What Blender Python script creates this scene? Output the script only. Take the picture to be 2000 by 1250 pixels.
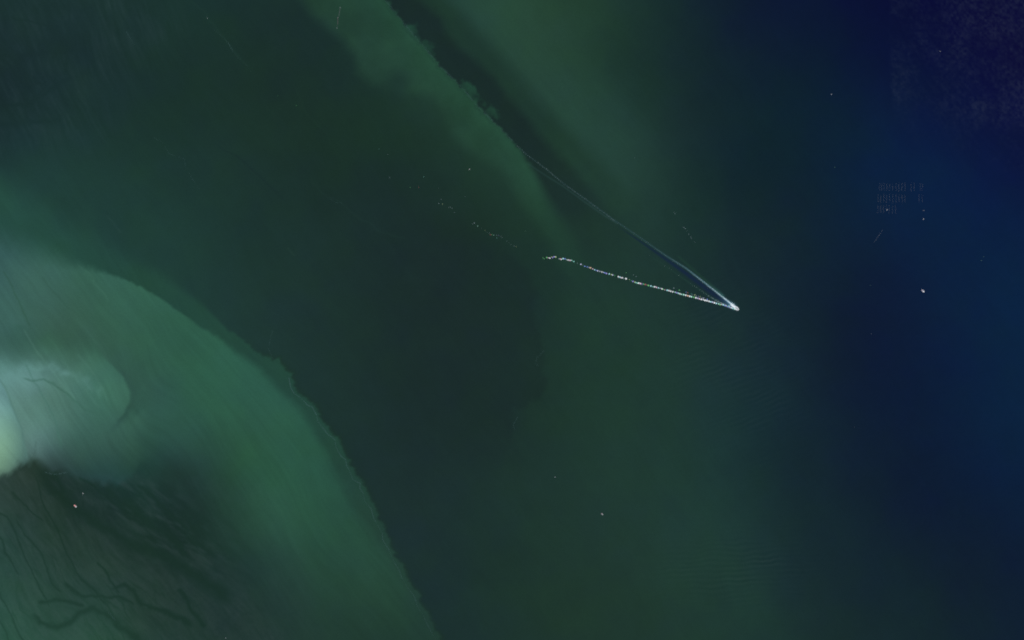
import bpy, bmesh, math, random
import numpy as np
from mathutils import Vector

random.seed(7)
sc = bpy.context.scene
for o in list(bpy.data.objects):
    bpy.data.objects.remove(o)
COL = sc.collection

# ------------------------------------------------------------------ camera, sky, sun, exposure
S = 3.0                                   # metres on the water per photograph pixel (2000 px wide)
H = 40000.0                               # height of the view point above the water
cam_data = bpy.data.cameras.new('camera')
cam = bpy.data.objects.new('camera', cam_data)
COL.objects.link(cam)
cam.location = (0, 0, H)
cam.rotation_euler = (0, 0, 0)            # straight down
cam_data.sensor_width = 36
cam_data.lens = 36 * H / (2000 * S)
cam_data.clip_start = 10
cam_data.clip_end = 300000
sc.camera = cam

SUN_EL, SUN_AZ = math.radians(50), math.radians(140)
world = bpy.data.worlds.new('World')
sc.world = world
world.use_nodes = True
wnt = world.node_tree
sky = wnt.nodes.new('ShaderNodeTexSky')
sky.sky_type = 'NISHITA'
sky.sun_disc = False
sky.sun_elevation = SUN_EL
sky.sun_rotation = SUN_AZ
wnt.links.new(sky.outputs[0], wnt.nodes['Background'].inputs[0])
wnt.nodes['Background'].inputs[1].default_value = 0.07
sun_data = bpy.data.lights.new('sun', 'SUN')
sun_data.energy = 3.5
sun_data.angle = math.radians(0.5)
sun_data.color = (1, 0.97, 0.93)
sun = bpy.data.objects.new('sun', sun_data)
COL.objects.link(sun)
sun.rotation_euler = (math.radians(90) - SUN_EL, 0, math.pi - SUN_AZ)

sc.view_settings.view_transform = 'Standard'
sc.view_settings.look = 'None'
sc.view_settings.exposure = 0
sc.view_settings.gamma = 1
sc.view_settings.use_curve_mapping = False
sc.cycles.use_denoising = False
sc.cycles.use_adaptive_sampling = False
sc.cycles.pixel_filter_type = 'BLACKMAN_HARRIS'
sc.cycles.filter_width = 2.0           # the soft optics of the instrument


# ------------------------------------------------------------------ helpers
def W(px, py, z=0.0):
    return Vector(((px - 1000) * S, (625 - py) * S, z))


def lin(c):
    c = np.asarray(c, float) / 255.0
    return np.where(c <= 0.04045, c / 12.92, ((c + 0.055) / 1.055) ** 2.4)


def smooth(a, b, x):
    t = np.clip((x - a) / (b - a), 0, 1)
    return t * t * (3 - 2 * t)


def _hash(ix, iy, seed):
    h = (ix.astype(np.int64) * 374761393 + iy.astype(np.int64) * 668265263 + seed * 1442695041) & 0xFFFFFFFF
    h = ((h ^ (h >> 13)) * 1274126177) & 0xFFFFFFFF
    h = ((h ^ (h >> 16)) * 2246822519) & 0xFFFFFFFF
    return ((h ^ (h >> 15)) & 0xFFFFFF) / float(0xFFFFFF) * 2 - 1


def vnoise(x, y, seed):
    fx, fy = np.floor(x), np.floor(y)
    tx, ty = x - fx, y - fy
    tx, ty = tx * tx * tx * (tx * (6 * tx - 15) + 10), ty * ty * ty * (ty * (6 * ty - 15) + 10)
    a, b = _hash(fx, fy, seed), _hash(fx + 1, fy, seed)
    c, d = _hash(fx, fy + 1, seed), _hash(fx + 1, fy + 1, seed)
    return (a + (b - a) * tx) * (1 - ty) + (c + (d - c) * tx) * ty


def fbm(x, y, scale, seed, oct_=4, gain=0.5):
    x, y = x / scale, y / scale
    s, amp, tot = 0.0, 1.0, 0.0
    for k in range(oct_):
        s = s + amp * vnoise(x + 17.3 * k, y - 9.1 * k, seed + 31 * k)
        tot += amp
        amp *= gain
        x, y = x * 2.03 + 0.3 * y, y * 2.03 - 0.3 * x
    return s / tot


def seg_field(X, Y, pts):
    """distance, signed side (+ to the right of the drawing direction seen in the picture), and arc position 0..1"""
    pts = np.asarray(pts, float)
    best = np.full(X.shape, 1e18)
    side = np.zeros(X.shape)
    arc = np.zeros(X.shape)
    ln = np.hypot(*(pts[1:] - pts[:-1]).T)
    cum = np.concatenate([[0], np.cumsum(ln)])
    for i in range(len(pts) - 1):
        (ax, ay), (bx, by) = pts[i], pts[i + 1]
        dx, dy = bx - ax, by - ay
        L2 = dx * dx + dy * dy
        if L2 == 0:
            continue
        tr = ((X - ax) * dx + (Y - ay) * dy) / L2
        t = np.clip(tr, 0, 1)
        d2 = (X - ax - t * dx) ** 2 + (Y - ay - t * dy) ** 2
        cr = dx * (Y - ay) - dy * (X - ax)
        m = d2 < best - 1e-9
        best = np.where(m, d2, best)
        side = np.where(m, np.sign(cr), side)
        arc = np.where(m, (cum[i] + t * ln[i]) / cum[-1], arc)
    return np.sqrt(best), side, arc


def sdist(X, Y, pts):
    d, s, a = seg_field(X, Y, pts)
    return d * s, a


def tps_setup(ctrl, lam=30.0):
    P = np.array([c[:2] for c in ctrl], float) / 100.0
    V = np.array([c[2:5] for c in ctrl], float)
    n = len(P)
    r = np.hypot(P[:, None, 0] - P[None, :, 0], P[:, None, 1] - P[None, :, 1])
    K = np.where(r > 0, r * r * np.log(r + 1e-12), 0) + np.eye(n) * lam / 100.0
    Q = np.hstack([np.ones((n, 1)), P])
    A = np.vstack([np.hstack([K, Q]), np.hstack([Q.T, np.zeros((3, 3))])])
    sol = np.linalg.solve(A, np.vstack([V, np.zeros((3, 3))]))
    return P, sol[:n], sol[n:], V.min(0), V.max(0)


def tps_grid(ctrl, lam=30.0, step=10.0):
    """evaluate on a coarse grid, return a bilinear sampler in photograph pixels"""
    P, w, a, lo, hi = tps_setup(ctrl, lam)
    gx = np.arange(-200, 2201, step) / 100.0
    gy = np.arange(-200, 1451, step) / 100.0
    GX, GY = np.meshgrid(gx, gy)
    out = a[0] + GX[..., None] * a[1] + GY[..., None] * a[2]
    for i in range(len(P)):
        r2 = (GX - P[i, 0]) ** 2 + (GY - P[i, 1]) ** 2
        out = out + (0.5 * r2 * np.log(r2 + 1e-12))[..., None] * w[i]
    out = np.clip(out, lo - 2, hi + 2)

    def sample(X, Y):
        u = np.clip((X + 200) / step, 0, len(gx) - 1.001)
        v = np.clip((Y + 200) / step, 0, len(gy) - 1.001)
        i, j = u.astype(int), v.astype(int)
        fu, fv = (u - i)[..., None], (v - j)[..., None]
        return (out[j, i] * (1 - fu) + out[j, i + 1] * fu) * (1 - fv) + (out[j + 1, i] * (1 - fu) + out[j + 1, i + 1] * fu) * fv
    return sample


def mix(a, b, m):
    return a + (np.asarray(b, float) - a) * m[..., None]


def material(name, color, rough=0.6, spec=0.4, noise=0.0, scale=1.0):
    m = bpy.data.materials.new(name)
    m.use_nodes = True
    nt = m.node_tree
    b = nt.nodes['Principled BSDF']
    b.inputs['Base Color'].default_value = (*color, 1)
    b.inputs['Roughness'].default_value = rough
    b.inputs['Specular IOR Level'].default_value = spec
    if noise:
        tc = nt.nodes.new('ShaderNodeTexCoord')
        nz = nt.nodes.new('ShaderNodeTexNoise')
        nz.inputs['Scale'].default_value = scale
        nz.inputs['Detail'].default_value = 5
        rp = nt.nodes.new('ShaderNodeValToRGB')
        rp.color_ramp.elements[0].position = 0.3
        rp.color_ramp.elements[0].color = (*[c * (1 - noise) for c in color], 1)
        rp.color_ramp.elements[1].position = 0.65
        rp.color_ramp.elements[1].color = (*color, 1)
        nt.links.new(tc.outputs['Object'], nz.inputs['Vector'])
        nt.links.new(nz.outputs['Fac'], rp.inputs['Fac'])
        nt.links.new(rp.outputs['Color'], b.inputs['Base Color'])
    return m


def mesh_obj(name, verts, faces, mat, parent=None, loc=None, smooth_=False):
    me = bpy.data.meshes.new(name)
    me.from_pydata([tuple(v) for v in verts], [], faces)
    me.update()
    if smooth_:
        me.polygons.foreach_set('use_smooth', [True] * len(me.polygons))
    me.materials.append(mat)
    o = bpy.data.objects.new(name, me)
    COL.objects.link(o)
    if parent:
        o.parent = parent
    if loc is not None:
        o.location = loc
    return o


def tag(o, label, cat, group=None, kind=None):
    o['label'] = label
    o['category'] = cat
    if group:
        o['group'] = group
    if kind:
        o['kind'] = kind
    return o


def empty(name, loc, rz=0.0):
    o = bpy.data.objects.new(name, None)
    o.empty_display_size = 1
    COL.objects.link(o)
    o.location = loc
    o.rotation_euler = (0, 0, rz)
    return o


# ------------------------------------------------------------------ the water: one sheet to the horizon
# pixel lines of the grid: 2 px inside the view, growing outside
def axis(lo, hi, step, far, f0, f1):
    core = np.unique(np.concatenate([np.arange(lo, hi + 0.1, step), np.arange(f0, f1 + 0.1, step / 2)]))
    out, d, p = [], step, hi
    while p < hi + far:
        d *= 1.5
        p += d
        out.append(p)
    neg, d, p = [], step, lo
    while p > lo - far:
        d *= 1.5
        p -= d
        neg.append(p)
    return np.concatenate([np.array(neg[::-1]), core, np.array(out)])


ax_x = axis(-130, 2130, 2.0, 14000, 1000, 1450)
ax_y = axis(-110, 1360, 2.0, 14000, 270, 620)
GX, GY = np.meshgrid(ax_x, ax_y)
X = np.clip(GX, -190, 2190)
Y = np.clip(GY, -190, 1440)

# --- colour of the open water (sediment and depth), as seen at places across the bay
BASE = [
    (0, 0, 28, 49, 48), (200, 0, 28, 49, 47), (400, 0, 27, 50, 46), (560, 30, 27, 47, 44), (0, 110, 27, 45, 46),
    (0, 160, 26, 44, 45), (0, 230, 26, 45, 46), (100, 170, 27, 47, 48), (150, 250, 29, 53, 50), (-80, 150, 26, 44, 46),
    (300, 200, 27, 49, 45), (450, 150, 28, 50, 44), (600, 200, 27, 47, 42), (700, 250, 27, 49, 41), (640, 110, 26, 46, 43),
    (300, 400, 31, 58, 52), (450, 450, 30, 55, 50), (600, 450, 28, 49, 45), (750, 400, 27, 46, 43), (880, 480, 27, 44, 42),
    (880, 300, 29, 52, 43), (950, 380, 29, 52, 43), (900, 600, 27, 44, 43), (700, 600, 28, 48, 45), (560, 620, 30, 52, 49),
    (350, 500, 32, 60, 54), (200, 350, 31, 58, 52), (450, 600, 31, 56, 52), (60, 340, 32, 60, 56),
    (700, 800, 28, 48, 46), (900, 800, 27, 45, 43), (800, 1000, 28, 47, 46), (950, 1000, 28, 49, 45), (950, 1200, 28, 50, 45),
    (880, 1240, 27, 47, 46), (1000, 650, 27, 45, 43), (1020, 560, 27, 47, 43),
    (1100, 500, 29, 53, 45), (1150, 700, 30, 55, 46), (1100, 900, 30, 54, 46), (1200, 1000, 31, 55, 49), (1300, 800, 30, 55, 49),
    (1100, 1200, 30, 53, 44), (1300, 1200, 30, 54, 46), (1400, 1000, 30, 57, 51), (1450, 800, 25, 48, 51), (1500, 900, 22, 43, 47),
    (1500, 1100, 27, 50, 49), (1500, 1200, 28, 53, 49), (1600, 1200, 24, 44, 46), (1700, 1100, 18, 36, 45), (1800, 1200, 18, 36, 43),
    (1900, 1100, 14, 29, 46), (1990, 1230, 14, 30, 46), (1600, 900, 19, 37, 46), (1700, 800, 14, 30, 50), (1750, 700, 12, 26, 51),
    (1650, 700, 15, 29, 46), (1550, 650, 19, 37, 47), (1400, 600, 25, 45, 47), (1480, 500, 21, 39, 46), (1600, 500, 16, 34, 48),
    (1700, 550, 13, 28, 50), (1800, 600, 12, 28, 54), (1950, 600, 10, 33, 60), (1990, 700, 10, 33, 60), (1950, 850, 10, 32, 58),
    (1900, 950, 11, 28, 52), (1800, 900, 12, 27, 49), (1550, 250, 15, 35, 46), (1650, 250, 12, 31, 52), (1750, 300, 11, 31, 60),
    (1850, 350, 10, 30, 62), (1950, 300, 10, 21, 58), (1950, 450, 10, 31, 62), (1650, 400, 13, 33, 54), (1550, 400, 17, 35, 46),
    (1500, 50, 14, 27, 49), (1600, 100, 12, 28, 46), (1680, 60, 10, 20, 50), (1800, 50, 9, 15, 51), (1950, 50, 11, 11, 51),
    (1990, 100, 11, 10, 50), (1850, 150, 9, 17, 54), (1950, 200, 10, 15, 55), (1740, 200, 11, 26, 56), (1400, 100, 18, 35, 44),
    (1300, 100, 23, 43, 44), (1200, 60, 30, 55, 46), (1250, 200, 28, 52, 47), (1350, 250, 24, 44, 45), (1450, 300, 17, 37, 46),
    (1350, 400, 26, 49, 46), (1000, 60, 39, 69, 55), (1100, 150, 38, 67, 56), (1150, 250, 37, 66, 57), (1230, 340, 36, 63, 57),
    (1270, 420, 32, 57, 51), (1060, 10, 38, 67, 51), (930, 10, 38, 68, 58), (1180, 420, 32, 58, 48), (1320, 500, 29, 52, 48),
    (2150, 600, 10, 32, 62), (2150, 50, 11, 10, 50), (2150, 1240, 12, 28, 48), (1000, 1400, 28, 50, 45), (1500, -150, 13, 25, 48),
    (1240, 560, 31, 55, 49), (1300, 650, 30, 55, 49), (1420, 720, 27, 49, 51),
]
PLUME = [
    (360, 640, 46, 88, 71), (300, 650, 48, 90, 73), (250, 600, 53, 95, 80), (150, 560, 54, 93, 80), (60, 540, 59, 96, 88),
    (0, 510, 55, 91, 86), (100, 640, 56, 90, 78), (20, 640, 57, 93, 86), (450, 750, 45, 88, 72), (400, 800, 45, 87, 69),
    (330, 750, 45, 84, 70), (500, 850, 43, 83, 66), (560, 900, 42, 83, 66), (470, 900, 42, 82, 62), (620, 1000, 40, 78, 62),
    (560, 1000, 42, 82, 64), (660, 1080, 38, 72, 58), (720, 1150, 36, 66, 54), (780, 1230, 33, 60, 50), (600, 1100, 36, 68, 54),
    (650, 1230, 33, 60, 48), (550, 1150, 32, 57, 50), (480, 1100, 29, 53, 46), (430, 1230, 26, 48, 42), (500, 1230, 27, 49, 43),
    (400, 1000, 28, 51, 44), (440, 950, 35, 65, 54), (350, 920, 31, 54, 49), (400, 900, 37, 66, 59), (330, 870, 40, 72, 65),
    (280, 930, 30, 57, 53), (300, 1000, 26, 48, 42), (200, 1000, 26, 46, 40), (250, 1100, 29, 51, 43), (100, 1050, 32, 55, 45),
    (20, 1050, 34, 60, 51), (30, 1150, 38, 69, 57), (100, 1200, 37, 68, 55), (200, 1230, 36, 67, 53), (300, 1200, 29, 52, 43),
    (400, 1180, 26, 48, 41), (60, 930, 35, 52, 43), (30, 980, 35, 55, 47), (150, 960, 26, 46, 40), (280, 830, 44, 80, 68),
    (300, 760, 48, 84, 74), (-80, 1150, 42, 76, 64), (-80, 560, 60, 96, 88), (160, 1140, 33, 59, 48), (100, 940, 27, 46, 37),
]
LOBE = [
    (0, 720, 92, 136, 128), (60, 735, 98, 140, 136), (100, 700, 68, 110, 94), (40, 690, 64, 104, 92), (150, 720, 71, 113, 99),
    (60, 775, 84, 122, 112), (110, 770, 79, 118, 107), (180, 750, 63, 106, 92), (180, 690, 57, 98, 82), (230, 770, 60, 102, 87),
    (200, 800, 59, 101, 87), (100, 810, 78, 117, 105), (60, 830, 90, 130, 118), (130, 830, 72, 110, 98), (150, 860, 58, 94, 84),
    (100, 880, 66, 96, 94), (70, 880, 86, 118, 114), (160, 900, 48, 78, 70), (220, 850, 54, 90, 78), (250, 900, 42, 74, 64),
    (240, 940, 34, 64, 60), (180, 930, 36, 64, 62), (60, 905, 56, 80, 74), (110, 905, 48, 70, 68), (300, 860, 44, 78, 68),
    (290, 920, 34, 62, 57), (140, 760, 71, 112, 100), (0, 680, 62, 100, 90), (200, 870, 52, 86, 76), (130, 800, 72, 110, 99),
]
STRIP = [
    (0, 770, 102, 144, 140), (0, 800, 116, 160, 154), (20, 800, 102, 146, 138), (20, 850, 108, 150, 130), (0, 860, 122, 164, 142),
    (10, 885, 118, 158, 134), (0, 905, 110, 148, 124), (35, 885, 92, 130, 116), (40, 850, 96, 136, 124), (45, 900, 74, 106, 98),
    (-60, 850, 126, 168, 142), (-60, 780, 118, 160, 152),
]
wx = fbm(X, Y, 120, 3) * 22
wy = fbm(X, Y, 120, 4) * 22
base = tps_grid(BASE)(X + wx, Y + wy)
plume = tps_grid(PLUME, 10)(X + wx * 0.6, Y + wy * 0.6)
lobe = tps_grid(LOBE, 4)(X + wx * 0.35, Y + wy * 0.35)
strip = tps_grid(STRIP, 4)(X, Y)
fine = fbm(X, Y, 14, 11, 3)
mid = fbm(X, Y, 45, 12, 4)

# --- northern plume with its sharp puffed front, and the dark wedge beyond it
FRONT_N = [(725, -60), (738, -20), (752, 0), (775, 30), (800, 60), (830, 95), (855, 125), (877, 147), (905, 175), (925, 200), (950, 225),
           (975, 250), (1000, 275), (1020, 302), (1045, 340), (1062, 380), (1085, 420), (1110, 460), (1135, 510), (1150, 560)]
LEFT_N = [(545, -60), (585, -5), (612, 30), (640, 55), (672, 80), (690, 108), (698, 140), (722, 160), (760, 166), (800, 182), (850, 192),
          (868, 215), (880, 255), (915, 295), (975, 330), (1015, 390), (1060, 460), (1090, 520), (1110, 570)]
dn, arc_n = sdist(X + fine * 2.0, Y + fine * 2.0, FRONT_N)
dn = dn + 5.0 * fbm(arc_n * 730 + 0.2 * dn, 0.08 * dn, 8.0, 45, 3, 0.65) * (1 - smooth(0.5, 0.8, arc_n))      # + : to the left in the picture (south-west side)
PUFFS = [(757, 8, 12), (772, 24, 8), (806, 55, 13), (798, 67, 11), (813, 73, 8), (838, 95, 13), (844, 109, 9), (831, 85, 8), (914, 167, 11), (926, 180, 12), (934, 193, 8), (963, 214, 13), (971, 223, 8), (950, 204, 6)]
puff = np.full(X.shape, -50.0)
fw = fbm(X, Y, 11, 21, 4, 0.65) * 9
for (cx, cy, r) in PUFFS:
    puff = np.maximum(puff, r + fw - np.hypot(X - cx + 3, Y - cy - 2))
soft = 3 + 26 * smooth(0.5, 0.95, arc_n)
in_front = smooth(-soft, soft, dn)
dl, _ = sdist(X + mid * 14, Y + mid * 14, LEFT_N)
in_left = smooth(-16, 18, -dl)
fade = 1 - smooth(220, 500, Y)
gully = np.exp(-(((X - 778) / 26) ** 2 + ((Y - 158) / 22) ** 2))    # dark gap inside the plume
nmask = in_front * in_left * (0.35 + 0.65 * fade) * (1 - 0.85 * gully) * (1 - smooth(470, 600, Y + 30 * mid))
near = np.exp(-np.clip(dn, 0, 400) / 45)
ncol = np.stack([35 + 3 * near, 63 + 11 * near, 51 + 6 * near], -1)
ncol = ncol + (mid * 4)[..., None] * np.array([0.6, 1, 0.8])
WEDGE = [(812, -60), (822, 0), (864, 35), (874, 64), (896, 93), (928, 118), (963, 150), (992, 186), (1024, 224), (1056, 266), (1104, 317), (1168, 384), (1230, 450), (1290, 520)]
BAND = [(830, -60), (867, 0), (912, 42), (960, 96), (1008, 147), (1040, 192), (1104, 256), (1168, 320), (1240, 410), (1300, 480)]
dw, arc_w = sdist(X + mid * 8 + fine * 3, Y + mid * 8, WEDGE)
db, _ = sdist(X + mid * 10, Y + mid * 10, BAND)
wf = 1 - smooth(0.55, 1.0, arc_w)
out_n = 1 - in_front
w_dark = out_n * smooth(-14, 14, dw) * wf
w_mid = out_n * smooth(-26, 18, db) * wf
colr = base
colr = mix(colr, np.array([30, 54, 45]), w_mid * 0.9)
colr = mix(colr, np.array([26, 43, 41]), w_dark * 0.95)
pm = smooth(-4, 7, puff) * out_n * (0.75 + 0.5 * fine)
colr = mix(colr, np.array([34, 68, 54]), pm)
colr = mix(colr, ncol, nmask)
edge = np.exp(-((dn - 4.0) / 2.2) ** 2) * (1 - smooth(0.45, 0.62, arc_n))
colr = mix(colr, np.array([27, 50, 44]), np.clip(edge * (0.6 + 0.8 * mid), 0, 1) * 0.45)
edge2 = np.exp(-((dn + 0.5) / 2.2) ** 2) * (1 - smooth(0.5, 0.62, arc_n)) * (0.6 + 0.4 * fine)
colr = mix(colr, np.array([42, 78, 64]), np.clip(edge2 * (0.55 + 0.9 * mid), 0, 1) * 0.5)

# --- dark tongue in the middle of the bay
TONGUE = [(960, 440), (985, 490), (1030, 535), (1042, 570), (1032, 600), (1050, 640), (1056, 680), (1048, 720), (1062, 745), (1035, 775), (1030, 800), (1005, 800), (1000, 850), (1010, 900), (1020, 980)]
dt, arc_t = sdist(X + mid * 14 + fine * 4, Y + mid * 14, TONGUE)
tm = smooth(-14, 6, dt) * np.exp(-np.clip(dt, 0, 500) / 75) * smooth(0.0, 0.2, arc_t) * (1 - smooth(0.72, 0.98, arc_t))
colr = mix(colr, np.array([26, 43, 41]), tm * 0.6)

# --- south-western plume
FOAM_S = [(536, 707), (550, 722), (564, 738), (568, 758), (574, 768), (590, 779), (600, 791), (610, 795), (619, 812), (620, 822), (636, 843),
          (640, 848), (654, 858), (656, 873), (666, 891), (675, 898), (677, 909), (683, 920), (689, 937), (704, 944), (702, 952), (709, 963), (712, 979),
          (725, 994), (730, 1012), (746, 1040), (748, 1055), (759, 1073), (768, 1094), (780, 1114), (784, 1127), (794, 1145), (810, 1166),
          (814, 1181), (830, 1209), (840, 1230), (851, 1250), (868, 1285), (900, 1350), (930, 1420)]
OUTER = [(-220, 290), (-60, 320), (0, 350), (70, 400), (128, 438), (218, 490), (307, 535), (384, 586), (415, 615), (445, 645), (474, 663), (500, 686), (520, 697)] + [(x + 8, y - 4) for x, y in FOAM_S]
INNER = [(-220, 430), (-60, 455), (0, 468), (60, 488), (110, 503), (159, 520), (240, 543), (300, 574), (322, 589), (358, 615), (384, 633), (435, 666), (458, 686), (499, 712), (522, 738), (551, 768),
         (584, 799), (610, 838), (633, 876), (656, 922), (679, 968), (697, 1007), (730, 1053), (760, 1089), (792, 1140), (828, 1200), (862, 1262), (930, 1400)]
fr = fbm(X, Y, 7, 41, 3)
do, arc_o = sdist(X + fr * 3.5, Y + fr * 3.5, OUTER)
len_o = float(np.sum(np.hypot(*(np.diff(np.array(OUTER, float), axis=0)).T)))
tuft = fbm(arc_o * len_o + 0.25 * do, 0.08 * do, 9.0, 43, 3, 0.6)          # feathers square to the front
do = do + 6.5 * tuft * smooth(0.4, 0.5, arc_o)
di, arc_i = sdist(X + fr * 2.5, Y + fr * 2.5, INNER)
di = di + 2.5 * fbm(arc_i * 1500 + 0.2 * di, 0.1 * di, 11.0, 44, 3, 0.6)
so = 34 * (1 - smooth(0.2, 0.46, arc_o)) + 4.5
om = smooth(-so, so * 0.8, do)
si = 42 * (1 - smooth(0.14, 0.30, arc_i)) + 3.5 + 8 * smooth(0.38, 0.5, arc_i) + 7 * smooth(0.55, 0.75, arc_i)
im = smooth(-si, si, di)
rimc = np.stack([36 + 0 * X, 70 - 7 * smooth(750, 1250, Y), 59 - 7 * smooth(750, 1250, Y)], -1)
rimc = mix(rimc, np.array([38, 74, 64]), 1 - smooth(60, 330, X))
colr = mix(colr, rimc, om * (0.9 - 0.15 * smooth(800, 1250, Y)))
colr = mix(colr, plume, im)
halo = np.exp(-np.clip(-do, 0, 99) / 5.0) * (1 - om) * smooth(0.45, 0.52, arc_o)
colr = mix(colr, np.array([27, 49, 36]), halo * 0.55)

# --- pale shoal on the western edge
LOBE_E = [(60, 640), (120, 655), (179, 679), (218, 712), (243, 738), (255, 766), (253, 786), (240, 812), (222, 830), (200, 850)]
dlb, arc_l = sdist(X + fr * 1.5, Y + fr * 1.5, LOBE_E)
lneg = np.where((X < 215) & (Y > 780), np.maximum(dlb, 30), dlb)
ledge = smooth(-3 - 40 * (1 - smooth(0.25, 0.5, arc_l)) - 30 * smooth(0.85, 1, arc_l), 3 + 25 * (1 - smooth(0.2, 0.45, arc_l)), lneg)
south = [(-120, 1010), (-40, 958), (0, 930), (22, 914), (45, 904), (62, 898), (80, 908), (105, 922), (140, 926), (164, 936), (200, 946), (232, 947), (258, 936), (272, 910), (300, 890), (360, 860), (380, 800), (370, 700)]
wisp = fbm((X * 0.8 + Y * 0.45), (Y * 0.25 - X * 0.15), 9, 51, 3)
dso, _ = sdist(X + wisp * 5, Y + wisp * 9, south)
lm_s = smooth(-11, 11, -dso)
east_f = 1 - smooth(258, 330, X + 20 * mid)
low = smooth(808, 838, Y + 0.12 * (X - 150) + 8 * wisp) * (1 - smooth(-10, 2, dlb) * (1 - smooth(812, 835, Y)))
lmask = (ledge * (1 - low) + low * east_f) * lm_s * smooth(625, 745, Y + 0.12 * X + 22 * mid)
colr = mix(colr, lobe, lmask)
rim_l = np.exp(-((dlb + 5) / 6) ** 2) * smooth(0.5, 0.65, arc_l) * (1 - smooth(0.9, 1, arc_l))
colr = mix(colr, np.array([46, 78, 70]), rim_l * 0.45)
STRIP_E = [(-40, 690), (0, 738), (12, 765), (22, 790), (33, 815), (42, 840), (48, 880), (56, 905), (60, 930)]
dst, _ = sdist(X + fr * 1.2, Y + fr * 1.2, STRIP_E)
smask = smooth(-2.5 - 9 * smooth(850, 905, Y), 3 + 8 * smooth(850, 905, Y), dst) * lm_s
colr = mix(colr, strip, smask)


def stroke(pts, w0, w1, wob=2.0, seed=60):
    P = np.asarray(pts, float)
    pad = 4 * max(w0, w1) + 2 * wob + 4
    jx = np.searchsorted(ax_x, [P[:, 0].min() - pad, P[:, 0].max() + pad])
    jy = np.searchsorted(ax_y, [P[:, 1].min() - pad, P[:, 1].max() + pad])
    out = np.zeros(X.shape)
    sl = (slice(jy[0], jy[1]), slice(jx[0], jx[1]))
    if jx[1] - jx[0] < 2 or jy[1] - jy[0] < 2:
        return out
    xs, ys = X[sl], Y[sl]
    n = fbm(xs, ys, 18, seed, 3) * wob
    d, _, a = seg_field(xs + n, ys - n, pts)
    w = w0 + (w1 - w0) * a
    out[sl] = np.exp(-(d / np.maximum(w, 0.6)) ** 2) * smooth(0, 0.06, a) * (1 - smooth(0.93, 1, a))
    return out


hook = stroke([(-20, 775), (4, 750), (22, 732), (52, 718), (90, 716), (130, 728), (170, 748), (205, 775)], 10, 7, 6, 62)
colr = mix(colr, np.array([104, 150, 144]), hook * np.clip(0.42 + 0.35 * wisp + 0.2 * fine, 0, 0.7) * (1 - smooth(60, 230, X) * 0.75))
# current seams on the shoal
for pts, c, k in [
    ([(40, 738), (62, 744), (85, 740), (105, 750), (125, 765), (140, 778), (152, 790), (165, 802), (188, 808), (208, 806), (222, 798)], (58, 98, 84), 0.55),
    ([(45, 705), (62, 738), (80, 765), (95, 795), (110, 825), (116, 850), (122, 880)], (66, 108, 96), 0.4),
    ([(-5, 735), (12, 762), (22, 788), (33, 813), (42, 838), (48, 872), (54, 900)], (84, 124, 114), 0.6),
    ([(45, 640), (75, 690), (110, 735), (150, 785)], (88, 132, 118), 0.25),
    ([(150, 690), (172, 715), (192, 745), (212, 785)], (78, 122, 108), 0.25),
    ([(120, 700), (145, 735), (175, 775), (195, 800)], (80, 124, 110), 0.22),
    ([(70, 860), (66, 895), (55, 915)], (60, 86, 80), 0.3),
]:
    colr = mix(colr, np.array(c, float), stroke(pts, 1.8, 2.4, 2.0, 63) * k)

for pts, c, k in [([(600, 350), (640, 385), (668, 396), (700, 425), (750, 455), (800, 470)], (34, 58, 52), 0.2), ([(560, 484), (568, 492), (576, 502)], (38, 62, 56), 0.4),
                  ([(430, 285), (480, 318), (520, 355), (560, 395)], (24, 42, 42), 0.3), ([(575, 165), (600, 225), (650, 275)], (32, 56, 48), 0.2), ([(370, 0), (400, 25), (440, 75), (480, 130)], (33, 58, 51), 0.3),
                  ([(205, 420), (225, 440), (240, 455)], (40, 68, 62), 0.5), ([(150, 515), (172, 530), (190, 560), (215, 590)], (66, 108, 92), 0.25), ([(150, 620), (180, 660), (215, 705)], (60, 98, 84), 0.3),
                  ([(5, 525), (25, 560), (42, 600), (60, 640)], (46, 80, 66), 0.5), ([(80, 540), (110, 575), (140, 610)], (48, 82, 70), 0.35)]:
    colr = mix(colr, np.array(c, float), stroke(pts, 1.6, 2.0, 3, 64) * k)

# flow streaks of sediment: long thin threads along the current
ca, sa = math.cos(math.radians(54)), math.sin(math.radians(54))
bend = fbm(X, Y, 210, 71, 3) * 90
u = X * ca + Y * sa
v = -X * sa + Y * ca + bend * 0.35
thread = fbm(u / 14, v, 5.0, 72, 3) * 0.6 + fbm(u / 10, v, 16.0, 73, 3) * 0.6
plume_all = np.clip(im + 0.6 * om, 0, 1)
amp = 0.018 + 0.030 * plume_all * (1 - smooth(1000, 1250, Y) * 0.4) + 0.015 * lmask
colr = colr * (1 + thread * amp)[..., None]
# slow patchiness of the whole bay
colr = colr * (1 + 0.035 * fbm(X, Y, 160, 81, 4) + 0.02 * mid + 0.012 * fine)[..., None]
hue = fbm(X, Y, 55, 82, 3)
colr = colr + hue[..., None] * np.array([0.3, 1.2, -1.6])

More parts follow.
